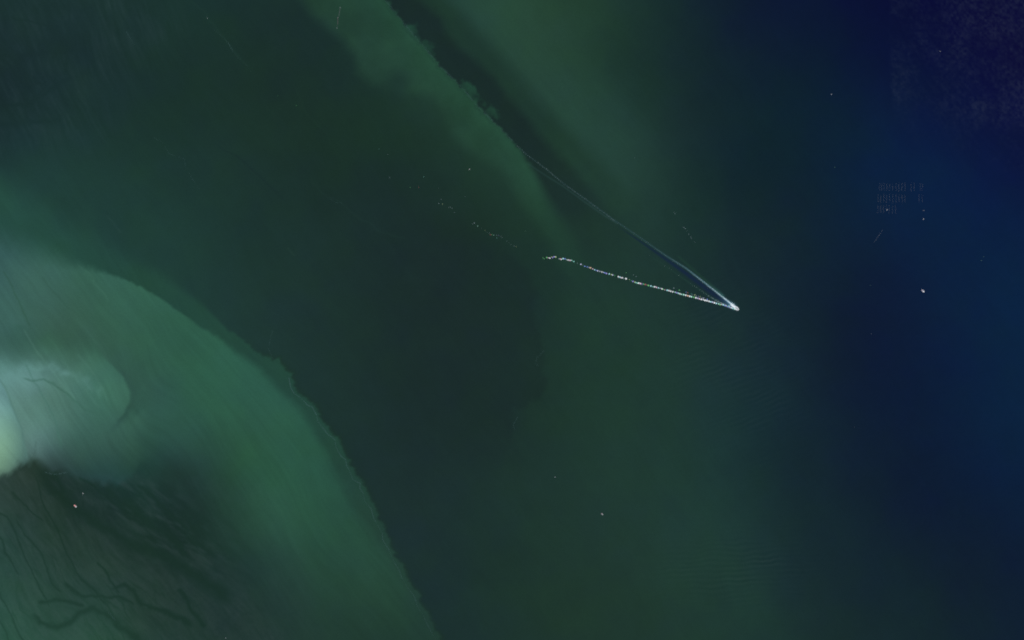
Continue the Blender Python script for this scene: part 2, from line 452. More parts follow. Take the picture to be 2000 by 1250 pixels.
# --- water churned by the boat
WAKE_C = [(1195, 434), (1240, 464), (1300, 505.5), (1343, 536), (1388, 570), (1413, 587), (1432, 599)]
ARM_UP = [(998, 272), (1010, 285), (1030, 303), (1060, 325), (1100, 358), (1150, 394), (1200, 430), (1250, 464), (1300, 499), (1340, 524), (1380, 555), (1410, 579), (1425, 591), (1438, 602)]
ARM_2 = [(1022, 318), (1035, 322), (1060, 339), (1100, 364), (1140, 393), (1180, 421), (1205, 436)]
ARM_LO = [(1270, 499), (1300, 520), (1340, 548), (1390, 582), (1410, 593), (1426, 600)]
ARM_OUT = [(1320, 497), (1342, 516), (1370, 541), (1395, 563), (1412, 578)]
dc, _, a_c = seg_field(X, Y, WAKE_C)
wwid = 1.5 + 3.3 * smooth(0.05, 0.75, a_c)
wk = np.exp(-(dc / wwid) ** 2) * smooth(0, 0.22, a_c)
wcol = mix(np.stack([22 + 0 * X, 40 + 0 * X, 56 + 0 * X], -1), np.array([22, 37, 63]), smooth(0.2, 0.6, a_c))
wcol = mix(wcol, np.array([62, 96, 124]), smooth(0.86, 1.0, a_c))
colr = mix(colr, wcol, np.clip(wk * 0.82, 0, 1))
for pts, w0, w1, c0, c1, k0, k1 in [
    (ARM_UP, 1.0, 1.6, (46, 74, 80), (150, 196, 214), 0.3, 0.9),
    (ARM_2, 1.2, 1.6, (44, 72, 70), (48, 74, 74), 0.4, 0.5),
    (ARM_LO, 1.3, 1.8, (34, 62, 56), (84, 118, 122), 0.25, 0.8),
    (ARM_OUT, 2.4, 3.0, (34, 64, 52), (52, 96, 92), 0.4, 0.7),
]:
    d, _, a = seg_field(X, Y, pts)
    m = np.exp(-(d / (w0 + (w1 - w0) * a)) ** 2) * smooth(0, 0.08, a)
    cc = mix(np.broadcast_to(np.array(c0, float), X.shape + (3,)), np.array(c1, float), smooth(0.3, 1.0, a) ** 4)
    colr = mix(colr, cc, np.clip(m * (k0 + (k1 - k0) * a), 0, 1))
cone = np.exp(-(np.hypot((X - 1431) * 0.78 + (Y - 596) * 0.62, ((X - 1431) * -0.62 + (Y - 596) * 0.78) * 2.2) / 8.5) ** 2)
colr = mix(colr, np.array([130, 196, 214]), cone * 0.5)

# --- roughness: wind-ruffled water glitters, slicks stay smooth
nw = (1 - smooth(150, 380, X + 0.5 * (Y - 150) + 60 * mid)) * (1 - smooth(260, 350, Y + 25 * mid))
nw2 = np.exp(-(((X - 290) / 90) ** 2 + ((Y - 60) / 50) ** 2)) * 0.5
tex_nw = fbm((X * 0.85 + Y * 0.5) / 0.6, (-X * 0.5 + Y * 0.85) / 1.8, 7, 91, 4, 0.6)
tex_nw2 = fbm(u / 4, v, 4.0, 92, 3)
cb, sb = math.cos(math.radians(62)), math.sin(math.radians(62))
vb = -X * sb + Y * cb + bend * 0.5
st_nw = fbm((X * cb + Y * sb) / 9, vb, 6.0, 98, 4, 0.6)
st_nw2 = fbm((X * cb + Y * sb) / 5, vb, 18.0, 99, 3, 0.6)
wind = 0.72 * np.clip(nw + nw2, 0, 1) * np.clip(0.36 + 0.55 * st_nw + 0.55 * st_nw2 + 0.12 * tex_nw + 0.25 * mid, 0, 1.2)
slick = np.zeros(X.shape)
for pts, a, b in [([(-60, 112), (0, 110), (60, 106), (130, 101), (180, 95)], 4, 3), ([(-60, 206), (0, 206), (50, 206), (80, 188), (110, 167), (140, 150)], 3, 5),
                  ([(132, -30), (135, 40), (128, 150)], 2.5, 2.5), ([(-60, 240), (0, 243), (60, 238), (120, 236)], 6, 4), ([(20, 30), (60, 45), (120, 60)], 2, 2), ([(60, 150), (90, 170), (60, 200)], 3, 3)]:
    slick = np.maximum(slick, stroke(pts, a, b, 5, 93))
gt = fbm(X, Y, 5, 94, 3, 0.7)
top_r = smooth(1733, 1744, X + 5 * fine - 0.02 * Y) * (1 - smooth(120, 300, Y - 0.28 * (X - 1750) + 50 * mid))
top_r2 = smooth(1780, 1960, X) * (1 - smooth(180, 420, Y + 40 * mid)) * 0.35
cloudy = np.clip(0.78 + 0.8 * fbm(X, Y, 55, 95, 4) + 0.5 * thread, 0.1, 1.3)
wind = np.maximum(wind, np.clip(top_r * 0.62 + top_r2 * 0.5, 0, 1) * cloudy * np.clip(0.55 + 0.95 * gt, 0, 1.3) * 0.8)
sw = smooth(895, 935, Y - 0.06 * X + 10 * wisp) * (1 - smooth(60, 150, (X - 470) + (980 - Y) * 0.25 + 40 * mid)) * (1 - smooth(-10, 60, (X - 250) - (Y - 880) * 0.75 + 0 * mid) * 0.55)
t_sw = fbm((X * ca + Y * sa) / 5, v, 7.0, 96, 4, 0.6)
# feathered wisps south of the shoal
feath = fbm((X * 0.82 + Y * 0.57) / 3.2, (-X * 0.57 + Y * 0.82), 11, 97, 4, 0.55)
zone_f = np.exp(-(((X - 270 - (Y - 960) * 0.9) / 120) ** 2)) * smooth(920, 960, Y) * (1 - smooth(1060, 1180, Y))
far_l = 1 - smooth(120, 330, X - 0.2 * (Y - 1000))
wind_sw = sw * np.clip(0.70 + (0.25 + 0.25 * far_l) * t_sw + 0.14 * gt + 0.15 * mid, 0, 1)
ridge = 1 - np.abs(fbm((X * cb + Y * sb) / 7, vb + 4 * fine, 26.0, 131, 3, 0.55)) * 2.2
vein = smooth(0.84, 0.985, ridge) * sw * (0.35 + 0.65 * far_l) * np.clip(0.6 + 1.2 * fbm(X, Y, 90, 132, 2), 0, 1)
wind_sw = wind_sw * (1 - 0.8 * vein)
wind_sw = wind_sw * (1 - zone_f) + zone_f * sw * np.clip(0.34 + 1.2 * feath, 0, 0.9)
wind = np.maximum(wind, wind_sw)
DARK = [
    ([(70, 905), (95, 950), (150, 1000), (200, 1030), (262, 1062), (330, 1092), (400, 1135), (460, 1180)], 11, 13),
    ([(100, 925), (115, 945), (125, 965)], 9, 6),
    ([(68, 920), (85, 990), (110, 1030), (130, 1080), (150, 1120), (185, 1155), (215, 1190)], 1.6, 1.6),
    ([(-20, 1000), (0, 1003), (15, 1008), (30, 1040), (45, 1080), (62, 1115), (80, 1155), (100, 1190)], 2.2, 1.4),
    ([(30, 1010), (50, 1045), (80, 1080), (92, 1110), (100, 1140), (125, 1160)], 1.4, 1.4),
    ([(-10, 1040), (5, 1055), (10, 1078), (30, 1110), (38, 1125)], 2.6, 1.4),
    ([(-10, 1145), (15, 1185), (30, 1225), (52, 1262)], 1.6, 1.8),
    ([(-10, 1195), (8, 1225), (20, 1262)], 1.5, 1.5),
    ([(20, 960), (38, 975), (55, 995), (70, 1008), (88, 1018)], 2.2, 1.4),
    ([(58, 1196), (78, 1215), (110, 1227), (140, 1214), (155, 1196), (180, 1190), (205, 1200), (240, 1228), (275, 1256), (300, 1280)], 4.5, 9),
    ([(75, 1175), (115, 1170), (140, 1178), (165, 1186)], 4, 4),
    ([(120, 1140), (150, 1158), (185, 1166), (230, 1166), (250, 1178), (262, 1188)], 3.5, 2.5),
    ([(218, 1148), (240, 1142), (262, 1156), (275, 1178), (300, 1190), (340, 1200), (380, 1225)], 3.5, 5),
    ([(190, 1095), (215, 1130), (235, 1160)], 2, 2),
    ([(345, 1150), (375, 1190), (400, 1230)], 4, 6),
    ([(200, 950), (240, 985), (290, 1015), (330, 1050), (370, 1090)], 5, 7),
    ([(265, 945), (300, 970), (330, 1000), (370, 1040)], 4, 5),
    ([(150, 930), (185, 950), (220, 980), (260, 1008)], 2, 3),
]
for i, (pts, a, b) in enumerate(DARK):
    slick = np.maximum(slick, stroke(pts, a, b, 5 if max(a, b) > 3 else 2.2, 100 + i))
# dark of the glint-free slicks, painted into the colour as well
south_dark = np.zeros(X.shape)
for i, (pts, a, b) in enumerate(DARK):
    south_dark = np.maximum(south_dark, stroke(pts, a, b, 5 if max(a, b) > 3 else 2.2, 100 + i))
colr = mix(colr, np.array([27, 50, 42]), np.clip(south_dark, 0, 1) * 0.35)
wind = wind * (1 - 0.95 * np.clip(slick, 0, 1))
wind = np.clip(wind, 0, 1.2)

# --- reflectance from the wanted radiance: sun and sky give close to 1 on a white sheet, less what the surface mirrors
MIRROR = np.array([0.0024, 0.0031, 0.0047])
target = lin(np.clip(colr, 4, 250))
albedo = np.clip((target - MIRROR) / np.array([1.0, 1.005, 1.04]), 0.0004, 0.9)
# bluish glint of the ruffled water, painted into the albedo
albedo = albedo + wind[..., None] * np.array([0.0, 0.004, 0.0065])
rough = 0.20 + 0.26 * wind

# --- relief: swell, internal-wave ripples, the ridges of the wake
Zr = 0.10 * fbm(X, Y, 8, 121, 3)
rip1 = np.exp(-(((X - 1420) / 90) ** 2 + ((Y - 700) / 130) ** 2)) + 0.6 * np.exp(-(((X - 1500) / 70) ** 2 + ((Y - 800) / 120) ** 2))
Zr += 0.36 * rip1 * np.sin((X * 0.35 + Y * 0.94 + 7 * mid) / 1.7) * (0.5 + 0.8 * vnoise(X / 40, Y / 25, 5))
rip2 = np.exp(-(((X - 1440) / 110) ** 2 + ((Y - 1105) / 55) ** 2))
Zr += 1.0 * rip2 * np.sin((Y + 0.06 * X + 6 * mid) / 1.7 * 1.05) * (0.6 + 0.6 * vnoise(X / 60, Y / 18, 6))
inside = (GX > -130) & (GX < 2130) & (GY > -110) & (GY < 1360)
Zr = np.where(inside, Zr, 0) - 0.35

nyy, nxx = GX.shape
co = np.empty((nyy * nxx, 3), np.float32)
co[:, 0] = ((GX - 1000) * S).ravel()
co[:, 1] = ((625 - GY) * S).ravel()
co[:, 2] = Zr.ravel()
idx = np.arange(nyy * nxx).reshape(nyy, nxx)
q = np.stack([idx[:-1, :-1], idx[1:, :-1], idx[1:, 1:], idx[:-1, 1:]], -1).reshape(-1, 4)
me = bpy.data.meshes.new('water')
me.vertices.add(len(co))
me.vertices.foreach_set('co', co.ravel())
me.loops.add(q.size)
me.loops.foreach_set('vertex_index', q.ravel().astype(np.int32))
me.polygons.add(len(q))
me.polygons.foreach_set('loop_start', (np.arange(len(q)) * 4).astype(np.int32))
me.polygons.foreach_set('use_smooth', np.ones(len(q), bool))
me.update(calc_edges=True)
at = me.attributes.new('sediment', 'FLOAT_COLOR', 'POINT')  # sediment colour plus the glint tint painted on ruffled water
at.data.foreach_set('color', np.concatenate([albedo.reshape(-1, 3), np.ones((nyy * nxx, 1))], 1).astype(np.float32).ravel())
at = me.attributes.new('ruffle', 'FLOAT', 'POINT')
at.data.foreach_set('value', rough.ravel().astype(np.float32))
water = bpy.data.objects.new('water', me)
COL.objects.link(water)
water['kind'] = 'structure'
water['label'] = 'dark green to navy sea streaked by pale sediment plumes'

wm = bpy.data.materials.new('sea_water')
wm.use_nodes = True
nt = wm.node_tree
bs = nt.nodes['Principled BSDF']
bs.inputs['IOR'].default_value = 1.333
a1 = nt.nodes.new('ShaderNodeAttribute')
a1.attribute_name = 'sediment'  # sediment colour plus the painted glint tint and slick dark
a2 = nt.nodes.new('ShaderNodeAttribute')
a2.attribute_name = 'ruffle'
tc = nt.nodes.new('ShaderNodeTexCoord')
n1 = nt.nodes.new('ShaderNodeTexNoise')
n1.inputs['Scale'].default_value = 0.11
n1.inputs['Detail'].default_value = 3
n1.inputs['Roughness'].default_value = 0.7
nt.links.new(tc.outputs['Object'], n1.inputs['Vector'])
mr = nt.nodes.new('ShaderNodeMapRange')
mr.inputs['From Min'].default_value = 0.3
mr.inputs['From Max'].default_value = 0.7
mr.inputs['To Min'].default_value = 0.93
mr.inputs['To Max'].default_value = 1.07
nt.links.new(n1.outputs['Fac'], mr.inputs['Value'])
vm = nt.nodes.new('ShaderNodeVectorMath')
vm.operation = 'SCALE'
nt.links.new(a1.outputs['Color'], vm.inputs[0])
nt.links.new(mr.outputs['Result'], vm.inputs['Scale'])
nt.links.new(vm.outputs['Vector'], bs.inputs['Base Color'])
nt.links.new(a2.outputs['Fac'], bs.inputs['Roughness'])
me.materials.append(wm)

# ------------------------------------------------------------------ foam
M_FOAM = material('foam', (0.86, 0.93, 0.95), 0.9, 0.1, 0.15, 0.6)
M_FOAM_THIN = material('thin_foam', (0.075, 0.15, 0.15), 0.9, 0.1, 0.3, 0.4)
M_FOAM_OLD = material('old_foam', (0.30, 0.38, 0.38), 0.9, 0.1, 0.3, 0.4)
rng = np.random.default_rng(5)


def along(pts, step):
    """points every step px along a polyline: (x, y, dx, dy, arc)"""
    pts = np.asarray(pts, float)
    seg = pts[1:] - pts[:-1]
    ln = np.hypot(seg[:, 0], seg[:, 1])
    cum = np.concatenate([[0], np.cumsum(ln)])
    out = []
    s = 0.0
    while s < cum[-1]:
        i = min(np.searchsorted(cum, s, 'right') - 1, len(ln) - 1)
        t = (s - cum[i]) / ln[i]
        p = pts[i] + seg[i] * t
        out.append((p[0], p[1], seg[i][0] / ln[i], seg[i][1] / ln[i], s / cum[-1]))
        s += step
    return out


def patch(V, F, x, y, rx, ry, ang, h, z=-0.12):
    """one low irregular dome of foam; centre in metres"""
    n = 8
    b = len(V)
    ca_, sa_ = math.cos(ang), math.sin(ang)
    for ring, (k, hz) in enumerate(((1.0, 0.0), (0.62, 0.75))):
        for i in range(n):
            t = 2 * math.pi * i / n
            r = k * (0.75 + 0.5 * rng.random())
            px_, py_ = math.cos(t) * rx * r, math.sin(t) * ry * r
            V.append((x + px_ * ca_ - py_ * sa_, y + px_ * sa_ + py_ * ca_, z - 0.35 + (0.35 + h * hz if ring else 0.0)))
    V.append((x, y, z + h))
    for i in range(n):
        j = (i + 1) % n
        F.append((b + i, b + j, b + n + j, b + n + i))
        F.append((b + n + i, b + n + j, b + 2 * n))


def scatter(name, pts, width, dens, size, mat, parent=None, h=0.12, skip=None, thick=None):
    thick = thick or (4.0 if mat is M_FOAM_THIN else 1.0)
    """width, dens, size: functions of arc 0..1 (px, patches per px, metres)"""
    V, F = [], []
    for (x, y, dx, dy, a) in along(pts, 0.5):
        if skip and skip(a):
            continue
        k = dens(a) * 0.5 * thick
        n = int(k) + (rng.random() < k - int(k))
        for _ in range(n):
            o_ = rng.normal() * width(a)
            s_ = size(a) * (0.6 + 0.8 * rng.random())
            p = W(x - dy * o_, y + dx * o_)
            patch(V, F, p.x, p.y, s_ * 1.5, s_ * 0.8, math.atan2(-dy, dx) + rng.normal() * 0.3, h)
    return mesh_obj(name, V, F, mat, parent)


# ------------------------------------------------------------------ boats
def hull_rows(L, B, zt, zb, bow=0.35, n=13, stern=0.82):
    """deck-edge and keel-edge outline, bow at +x"""
    top, bot = [], []
    for i in range(n):
        t = i / (n - 1)
        x = -L / 2 + L * t
        if t < 1 - bow:
            w = stern + (1 - stern) * smooth(0, 0.35, np.array(t))
        else:
            s = (t - (1 - bow)) / bow
            w = (1 - s ** 2.1)
        w = float(w) * B / 2
        sheer = 0.22 * zt * max(0, t - 0.5) ** 2 * 4
        top.append((x, w, zt + sheer))
        bot.append((x * 0.96 - 0.01 * L, w * 0.72, zb))
    return top, bot


def make_hull(name, L, B, zt, mat, parent, stripe=None):
    top, bot = hull_rows(L, B, zt, -0.9)
    n = len(top)
    V, F = [], []
    for s in (1, -1):
        V += [(x, s * max(w, 0.02), z) for x, w, z in top]
        V += [(x, s * max(w, 0.02), z) for x, w, z in bot]
    for i in range(n - 1):
        F.append((n + i, n + i + 1, i + 1, i))
        F.append((2 * n + i, 2 * n + i + 1, 3 * n + i + 1, 3 * n + i))
        F.append((n + i, 3 * n + i, 3 * n + i + 1, n + i + 1))
    F.append((0, 2 * n, 3 * n, n))
    F.append((n - 1, 2 * n - 1, 4 * n - 1, 3 * n - 1))
    return mesh_obj(name, V, F, mat, parent)


def make_deck(name, L, B, zt, t0, t1, mat, parent, drop=0.35, inset=0.88):
    top, _ = hull_rows(L, B, zt, 0, n=25)
    rows = [r for i, r in enumerate(top) if t0 <= i / 24 <= t1]
    V = [(x, w * inset, z - drop) for x, w, z in rows] + [(x, -w * inset, z - drop) for x, w, z in rows]
    n = len(rows)
    F = [(i, n + i, n + i + 1, i + 1) for i in range(n - 1)]
    return mesh_obj(name, V, F, mat, parent)


def make_rail(name, L, B, zt, mat, parent, wid=0.3, hgt=0.55):
    top, _ = hull_rows(L, B, zt, 0, n=25)
    V, F = [], []
    ring = [(x, w, z) for x, w, z in top] + [(x, -w, z) for x, w, z in top[::-1]]
    m = len(ring)
    for k, (inn, dz) in enumerate(((1.0, -0.05), (1.0, hgt), (1 - 2 * wid / B, hgt), (1 - 2 * wid / B, -0.4))):
        V += [(x * (1 if inn == 1 else 1 - wid / L * 1.5), w * inn, z + dz) for x, w, z in ring]
    for i in range(m):
        j = (i + 1) % m
        for k in range(3):
            F.append((k * m + i, k * m + j, (k + 1) * m + j, (k + 1) * m + i))
    return mesh_obj(name, V, F, mat, parent)


def box_vf(V, F, x0, x1, y0, y1, z0, z1, taper=0.0):
    b = len(V)
    t = taper
    V += [(x0, y0, z0), (x1, y0, z0), (x1, y1, z0), (x0, y1, z0), (x0 + t, y0 + t, z1), (x1 - t * 1.6, y0 + t, z1), (x1 - t * 1.6, y1 - t, z1), (x0 + t, y1 - t, z1)]
    for f in ((0, 3, 2, 1), (4, 5, 6, 7), (0, 1, 5, 4), (1, 2, 6, 5), (2, 3, 7, 6), (3, 0, 4, 7)):
        F.append(tuple(b + i for i in f))


def box(name, x0, x1, y0, y1, z0, z1, mat, parent, taper=0.0, bevel=0.0):
    V, F = [], []
    box_vf(V, F, x0, x1, y0, y1, z0, z1, taper)
    o = mesh_obj(name, V, F, mat, parent)
    if bevel:
        bm = bmesh.new()
        bm.from_mesh(o.data)
        bmesh.ops.bevel(bm, geom=bm.edges[:], offset=bevel, segments=2, affect='EDGES')
        bm.to_mesh(o.data)
        bm.free()
    return o


def tube(name, pts, r, mat, parent, n=8):
    V, F = [], []
    for k, p in enumerate(pts):
        p = Vector(p)
        d = (Vector(pts[min(k + 1, len(pts) - 1)]) - Vector(pts[max(k - 1, 0)])).normalized()
        a = d.cross(Vector((0.3, 0.2, 0.93))).normalized()
        b = d.cross(a)
        for i in range(n):
            t = 2 * math.pi * i / n
            V.append(p + a * (r * math.cos(t)) + b * (r * math.sin(t)))
    for k in range(len(pts) - 1):
        for i in range(n):
            j = (i + 1) % n
            F.append((k * n + i, k * n + j, (k + 1) * n + j, (k + 1) * n + i))
    F.append(tuple(range(n)))
    F.append(tuple(range((len(pts) - 1) * n, len(pts) * n))[::-1])
    return mesh_obj(name, V, F, mat, parent)


def lathe_mesh(name, prof, n=12):
    V, F = [], []
    for r, z in prof:
        for i in range(n):
            t = 2 * math.pi * i / n
            V.append((r * math.cos(t), r * math.sin(t), z))
    for k in range(len(prof) - 1):
        for i in range(n):
            j = (i + 1) % n
            F.append((k * n + i, k * n + j, (k + 1) * n + j, (k + 1) * n + i))
    F.append(tuple(range(n))[::-1])
    F.append(tuple(range((len(prof) - 1) * n, len(prof) * n)))
    m = bpy.data.meshes.new(name)
    m.from_pydata(V, [], F)
    m.polygons.foreach_set('use_smooth', [True] * len(m.polygons))
    return m


M_WHITE = material('white_paint', (0.84, 0.85, 0.86), 0.45, 0.4, 0.12, 0.5)
M_CREAM = material('weathered_white', (0.62, 0.64, 0.64), 0.5, 0.4, 0.2, 0.5)
M_RED = material('faded_red_deck', (0.80, 0.22, 0.18), 0.6, 0.3, 0.2, 0.6)
M_PINK = material('mauve_deck', (0.34, 0.28, 0.36), 0.6, 0.3, 0.2, 0.6)
M_ROSE = material('dusty_rose_deck', (0.36, 0.24, 0.29), 0.6, 0.3, 0.2, 0.6)
M_DECK = material('dark_grey_deck', (0.10, 0.10, 0.11), 0.7, 0.3, 0.35, 0.6)
M_GREY = material('grey_metal', (0.36, 0.38, 0.39), 0.5, 0.5, 0.2, 0.8)
M_GLASS = material('dark_glass', (0.02, 0.03, 0.04), 0.1, 0.5)
M_BLACK = material('black_rubber', (0.03, 0.03, 0.03), 0.7, 0.3)
M_NAVY = material('navy_hull', (0.04, 0.06, 0.12), 0.4, 0.5)
M_WOOD = material('plank_brown', (0.24, 0.18, 0.13), 0.7, 0.3, 0.3, 1.0)
M_ROPE = material('pale_rope', (0.4, 0.42, 0.42), 0.9, 0.2)


def heading(dx, dy):
    """rotation for a bow pointing along (dx, dy) in picture pixels"""
    return math.atan2(-dy, dx)


def fishing_boat(px, py, head, L, B, label, hull_m, aft_m, fore_m, house_m, split=0.45, name='fishing_boat', group=None, house=(0.05, 0.22)):
    e = tag(empty(name, W(px, py, -0.25), head), label, 'boat', group)
    zt = 1.3
    make_hull('hull', L, B, zt, hull_m, e)
    make_deck('aft_deck', L, B, zt, 0.02, split, aft_m, e)
    make_deck('foredeck', L, B, zt, split, 0.97, fore_m, e, drop=0.12)
    make_rail('rail', L, B, zt, hull_m, e, wid=0.035 * L)
    x0, x1 = house[0] * L, house[1] * L
    hw = B * 0.30
    h = box('wheelhouse', x0, x1, -hw, hw, zt - 0.12, zt + 2.2, house_m, e, 0.12, 0.06)
    box('roof', x0 - 0.35, x1 + 0.25, -hw - 0.2, hw + 0.2, zt + 2.22, zt + 2.38, house_m, h, 0.0, 0.05)
    box('window', x1 - 0.14, x1 + 0.0, -hw + 0.35, hw - 0.35, zt + 1.2, zt + 1.9, M_GLASS, h)
    for s in (1, -1):
        y = s * (hw - 0.06)
        box('window', x0 + 0.5, x1 - 0.5, min(y, y + s * 0.08), max(y, y + s * 0.08), zt + 1.2, zt + 1.85, M_GLASS, h)
    m = tube('mast', [(x0 + 0.3, 0, zt + 2.2), (x0 + 0.2, 0, zt + 5.2)], 0.09, M_GREY, e)
    tube('crossbar', [(x0 + 0.2, -0.9, zt + 4.4), (x0 + 0.2, 0.9, zt + 4.4)], 0.05, M_GREY, m)
    box('hatch', -L * 0.26, -L * 0.12, -B * 0.16, B * 0.16, zt - 0.37, zt - 0.05, aft_m, e, 0.05, 0.04)
    tube('gantry', [(-L * 0.42, -B * 0.3, zt - 0.3), (-L * 0.42, -B * 0.3, zt + 2.0), (-L * 0.42, B * 0.3, zt + 2.0), (-L * 0.42, B * 0.3, zt - 0.3)], 0.1, M_GREY, e)
    V, F = [], []
    box_vf(V, F, L * 0.30, L * 0.34, -B * 0.1, B * 0.1, zt - 0.1, zt + 0.5, 0.03)
    box_vf(V, F, L * 0.27, L * 0.37, -0.12, 0.12, zt - 0.1, zt + 0.25, 0.02)
    mesh_obj('windlass', V, F, M_GREY, e)
    return e


def skiff(px, py, head, L, B, label, hull_m, name='skiff', group=None):
    e = tag(empty(name, W(px, py, -0.3), head), label, 'boat', group)
    zt = 0.7
    make_hull('hull', L, B, zt, hull_m, e)
    make_deck('deck', L, B, zt, 0.03, 0.95, hull_m, e, drop=0.3, inset=0.86)
    make_rail('gunwale', L, B, zt, hull_m, e, wid=0.12, hgt=0.1)
    for x in (-0.22, 0.05, 0.25):
        box('seat', x * L - 0.14, x * L + 0.14, -B * 0.36, B * 0.36, zt - 0.28, zt - 0.1, M_CREAM, e)
    eng = box('outboard_motor', -L * 0.5 - 0.45, -L * 0.5 - 0.02, -0.2, 0.2, zt - 0.25, zt + 0.5, M_GREY, e, 0.04, 0.03)
    box('console', -0.02 * L, 0.1 * L, -0.3, 0.3, zt - 0.3, zt + 0.55, hull_m, e, 0.05)
    return e


# ---- the boat under way, its wake
bx, by = 1439.4, 602.9
head = heading(0.80, 0.60)
trawler = tag(empty('speeding_boat', W(bx, by, -0.2), head), 'largest boat, dark deck ringed by white spray, at the tip of the long wake', 'boat')
L_, B_, zt_ = 17.0, 5.6, 1.7
make_hull('hull', L_, B_, zt_, M_WHITE, trawler)
make_deck('deck', L_, B_, zt_, 0.02, 0.97, M_DECK, trawler)
make_rail('rail', L_, B_, zt_, M_CREAM, trawler, wid=0.4)
wh = box('wheelhouse', -4.6, 0.4, -1.7, 1.7, zt_ - 0.35, zt_ + 2.3, M_ROSE, trawler, 0.15, 0.08)
box('roof', -4.8, 0.5, -1.8, 1.8, zt_ + 2.32, zt_ + 2.5, M_PINK, wh, 0, 0.05)
box('window', 0.2, 0.34, -1.3, 1.3, zt_ + 1.1, zt_ + 1.8, M_GLASS, wh)
box('window', -4.0, -0.6, 1.62, 1.72, zt_ + 1.1, zt_ + 1.8, M_GLASS, wh)
box('window', -4.0, -0.6, -1.72, -1.62, zt_ + 1.1, zt_ + 1.8, M_GLASS, wh)
mm = tube('mast', [(-3.0, 0, zt_ + 2.4), (-3.2, 0, zt_ + 5.6)], 0.1, M_GREY, trawler)
tube('crossbar', [(-3.1, -1, zt_ + 4.6), (-3.1, 1, zt_ + 4.6)], 0.05, M_GREY, mm)
box('hatch', 1.6, 3.4, -0.9, 0.9, zt_ - 0.36, zt_ + 0.1, M_DECK, trawler, 0.05, 0.05)
box('engine_cover', -7.0, -5.4, -1.3, 1.3, zt_ - 0.36, zt_ + 0.5, M_CREAM, trawler, 0.08, 0.06)

wake = tag(empty('boat_wake', W(bx, by, 0)), 'long white wake fanning back to the upper left behind the largest boat', 'wake')


def local(o):
    """keep world-space vertices when parented to the wake"""
    o.location = -wake.location
    return o


# bow wave: lumpy horseshoe of foam round the hull
V, F = [], []
hd = Vector((math.cos(head), math.sin(head), 0))
sd = Vector((-hd.y, hd.x, 0))
c0 = W(bx, by)
N = 72
w_rand = np.convolve(0.75 + 0.5 * rng.random(N + 8), np.ones(5) / 5, 'same')[4:4 + N]
for i in range(N):
    t = -1 + 2 * i / (N - 1)                       # -1 port stern .. 0 bow .. 1 starboard stern
    a = abs(t)
    x = 9.2 - 19.5 * a ** 1.7
    y = math.copysign(3.3 * min(1, (a / 0.4)) ** 0.6 + 1.2 * a, t)
    wid = (2.6 + 2.6 * a) * w_rand[i]
    nrm = Vector((max(0.0, 1 - a * 2.4), math.copysign(min(1, a * 2.5), t) if a > 1e-3 else 0, 0)).normalized()
    for k, (w_, z_) in enumerate(((-0.4, 0.15), (0.35 * wid, 0.75), (0.75 * wid, 0.3), (wid, -0.45))):
        p = c0 + hd * (x + nrm.x * w_) + sd * (y + nrm.y * w_)
        V.append((p.x, p.y, z_ + (rng.normal() * 0.07 if k < 3 else 0)))
for i in range(N - 1):
    for k in range(3):
        F.append((i * 4 + k, i * 4 + k + 1, (i + 1) * 4 + k + 1, (i + 1) * 4 + k))
local(mesh_obj('bow_wave', V, F, M_FOAM, wake, smooth_=True))
# churned foam behind the stern
V, F = [], []
for i in range(520):
    t = rng.random() ** 1.5
    x = -6 - 40 * t
    y = rng.normal() * (2.2 + 3.2 * t)
    p = c0 + hd * x + sd * y
    s_ = (1.7 - 1.1 * t) * (0.6 + 0.8 * rng.random())
    patch(V, F, p.x, p.y, s_ * 1.4, s_, head + rng.normal() * 0.4, 0.25)
o = local(mesh_obj('stern_foam', V, F, M_FOAM, wake, smooth_=True))
o['kind'] = 'stuff'
o = local(scatter('foam_arm', ARM_UP[6:], lambda a: 0.55 + 0.15 * a, lambda a: 0.4 + 8 * a ** 8, lambda a: 0.35 + 0.75 * a ** 4, M_FOAM, wake))
o['kind'] = 'stuff'
o = local(scatter('foam_arm', ARM_LO, lambda a: 0.6, lambda a: 0.15 + 4 * a ** 7, lambda a: 0.35 + 0.5 * a ** 4, M_FOAM, wake))
o['kind'] = 'stuff'
# dotted far end of the upper arm: clumps one by one
V, F = [], []
pts = along(ARM_UP[1:7], 1.0)
s_next = 0
for k, (x, y, dx, dy, a) in enumerate(pts):
    if k < s_next:
        continue
    s_next = k + 2.2 + rng.random() * 2.8
    r = 0.55 + 0.55 * rng.random()
    jx, jy = rng.normal() * 0.4, rng.normal() * 0.5
    for _ in range(3):
        p = W(x + jx + rng.normal() * 0.35, y + jy + rng.normal() * 0.35)
        patch(V, F, p.x, p.y, r * 1.2, r * 0.8, math.atan2(-dy, dx) + rng.normal(), 0.12)
o = local(mesh_obj('foam_trail', V, F, M_FOAM_OLD, wake))
o['kind'] = 'stuff'

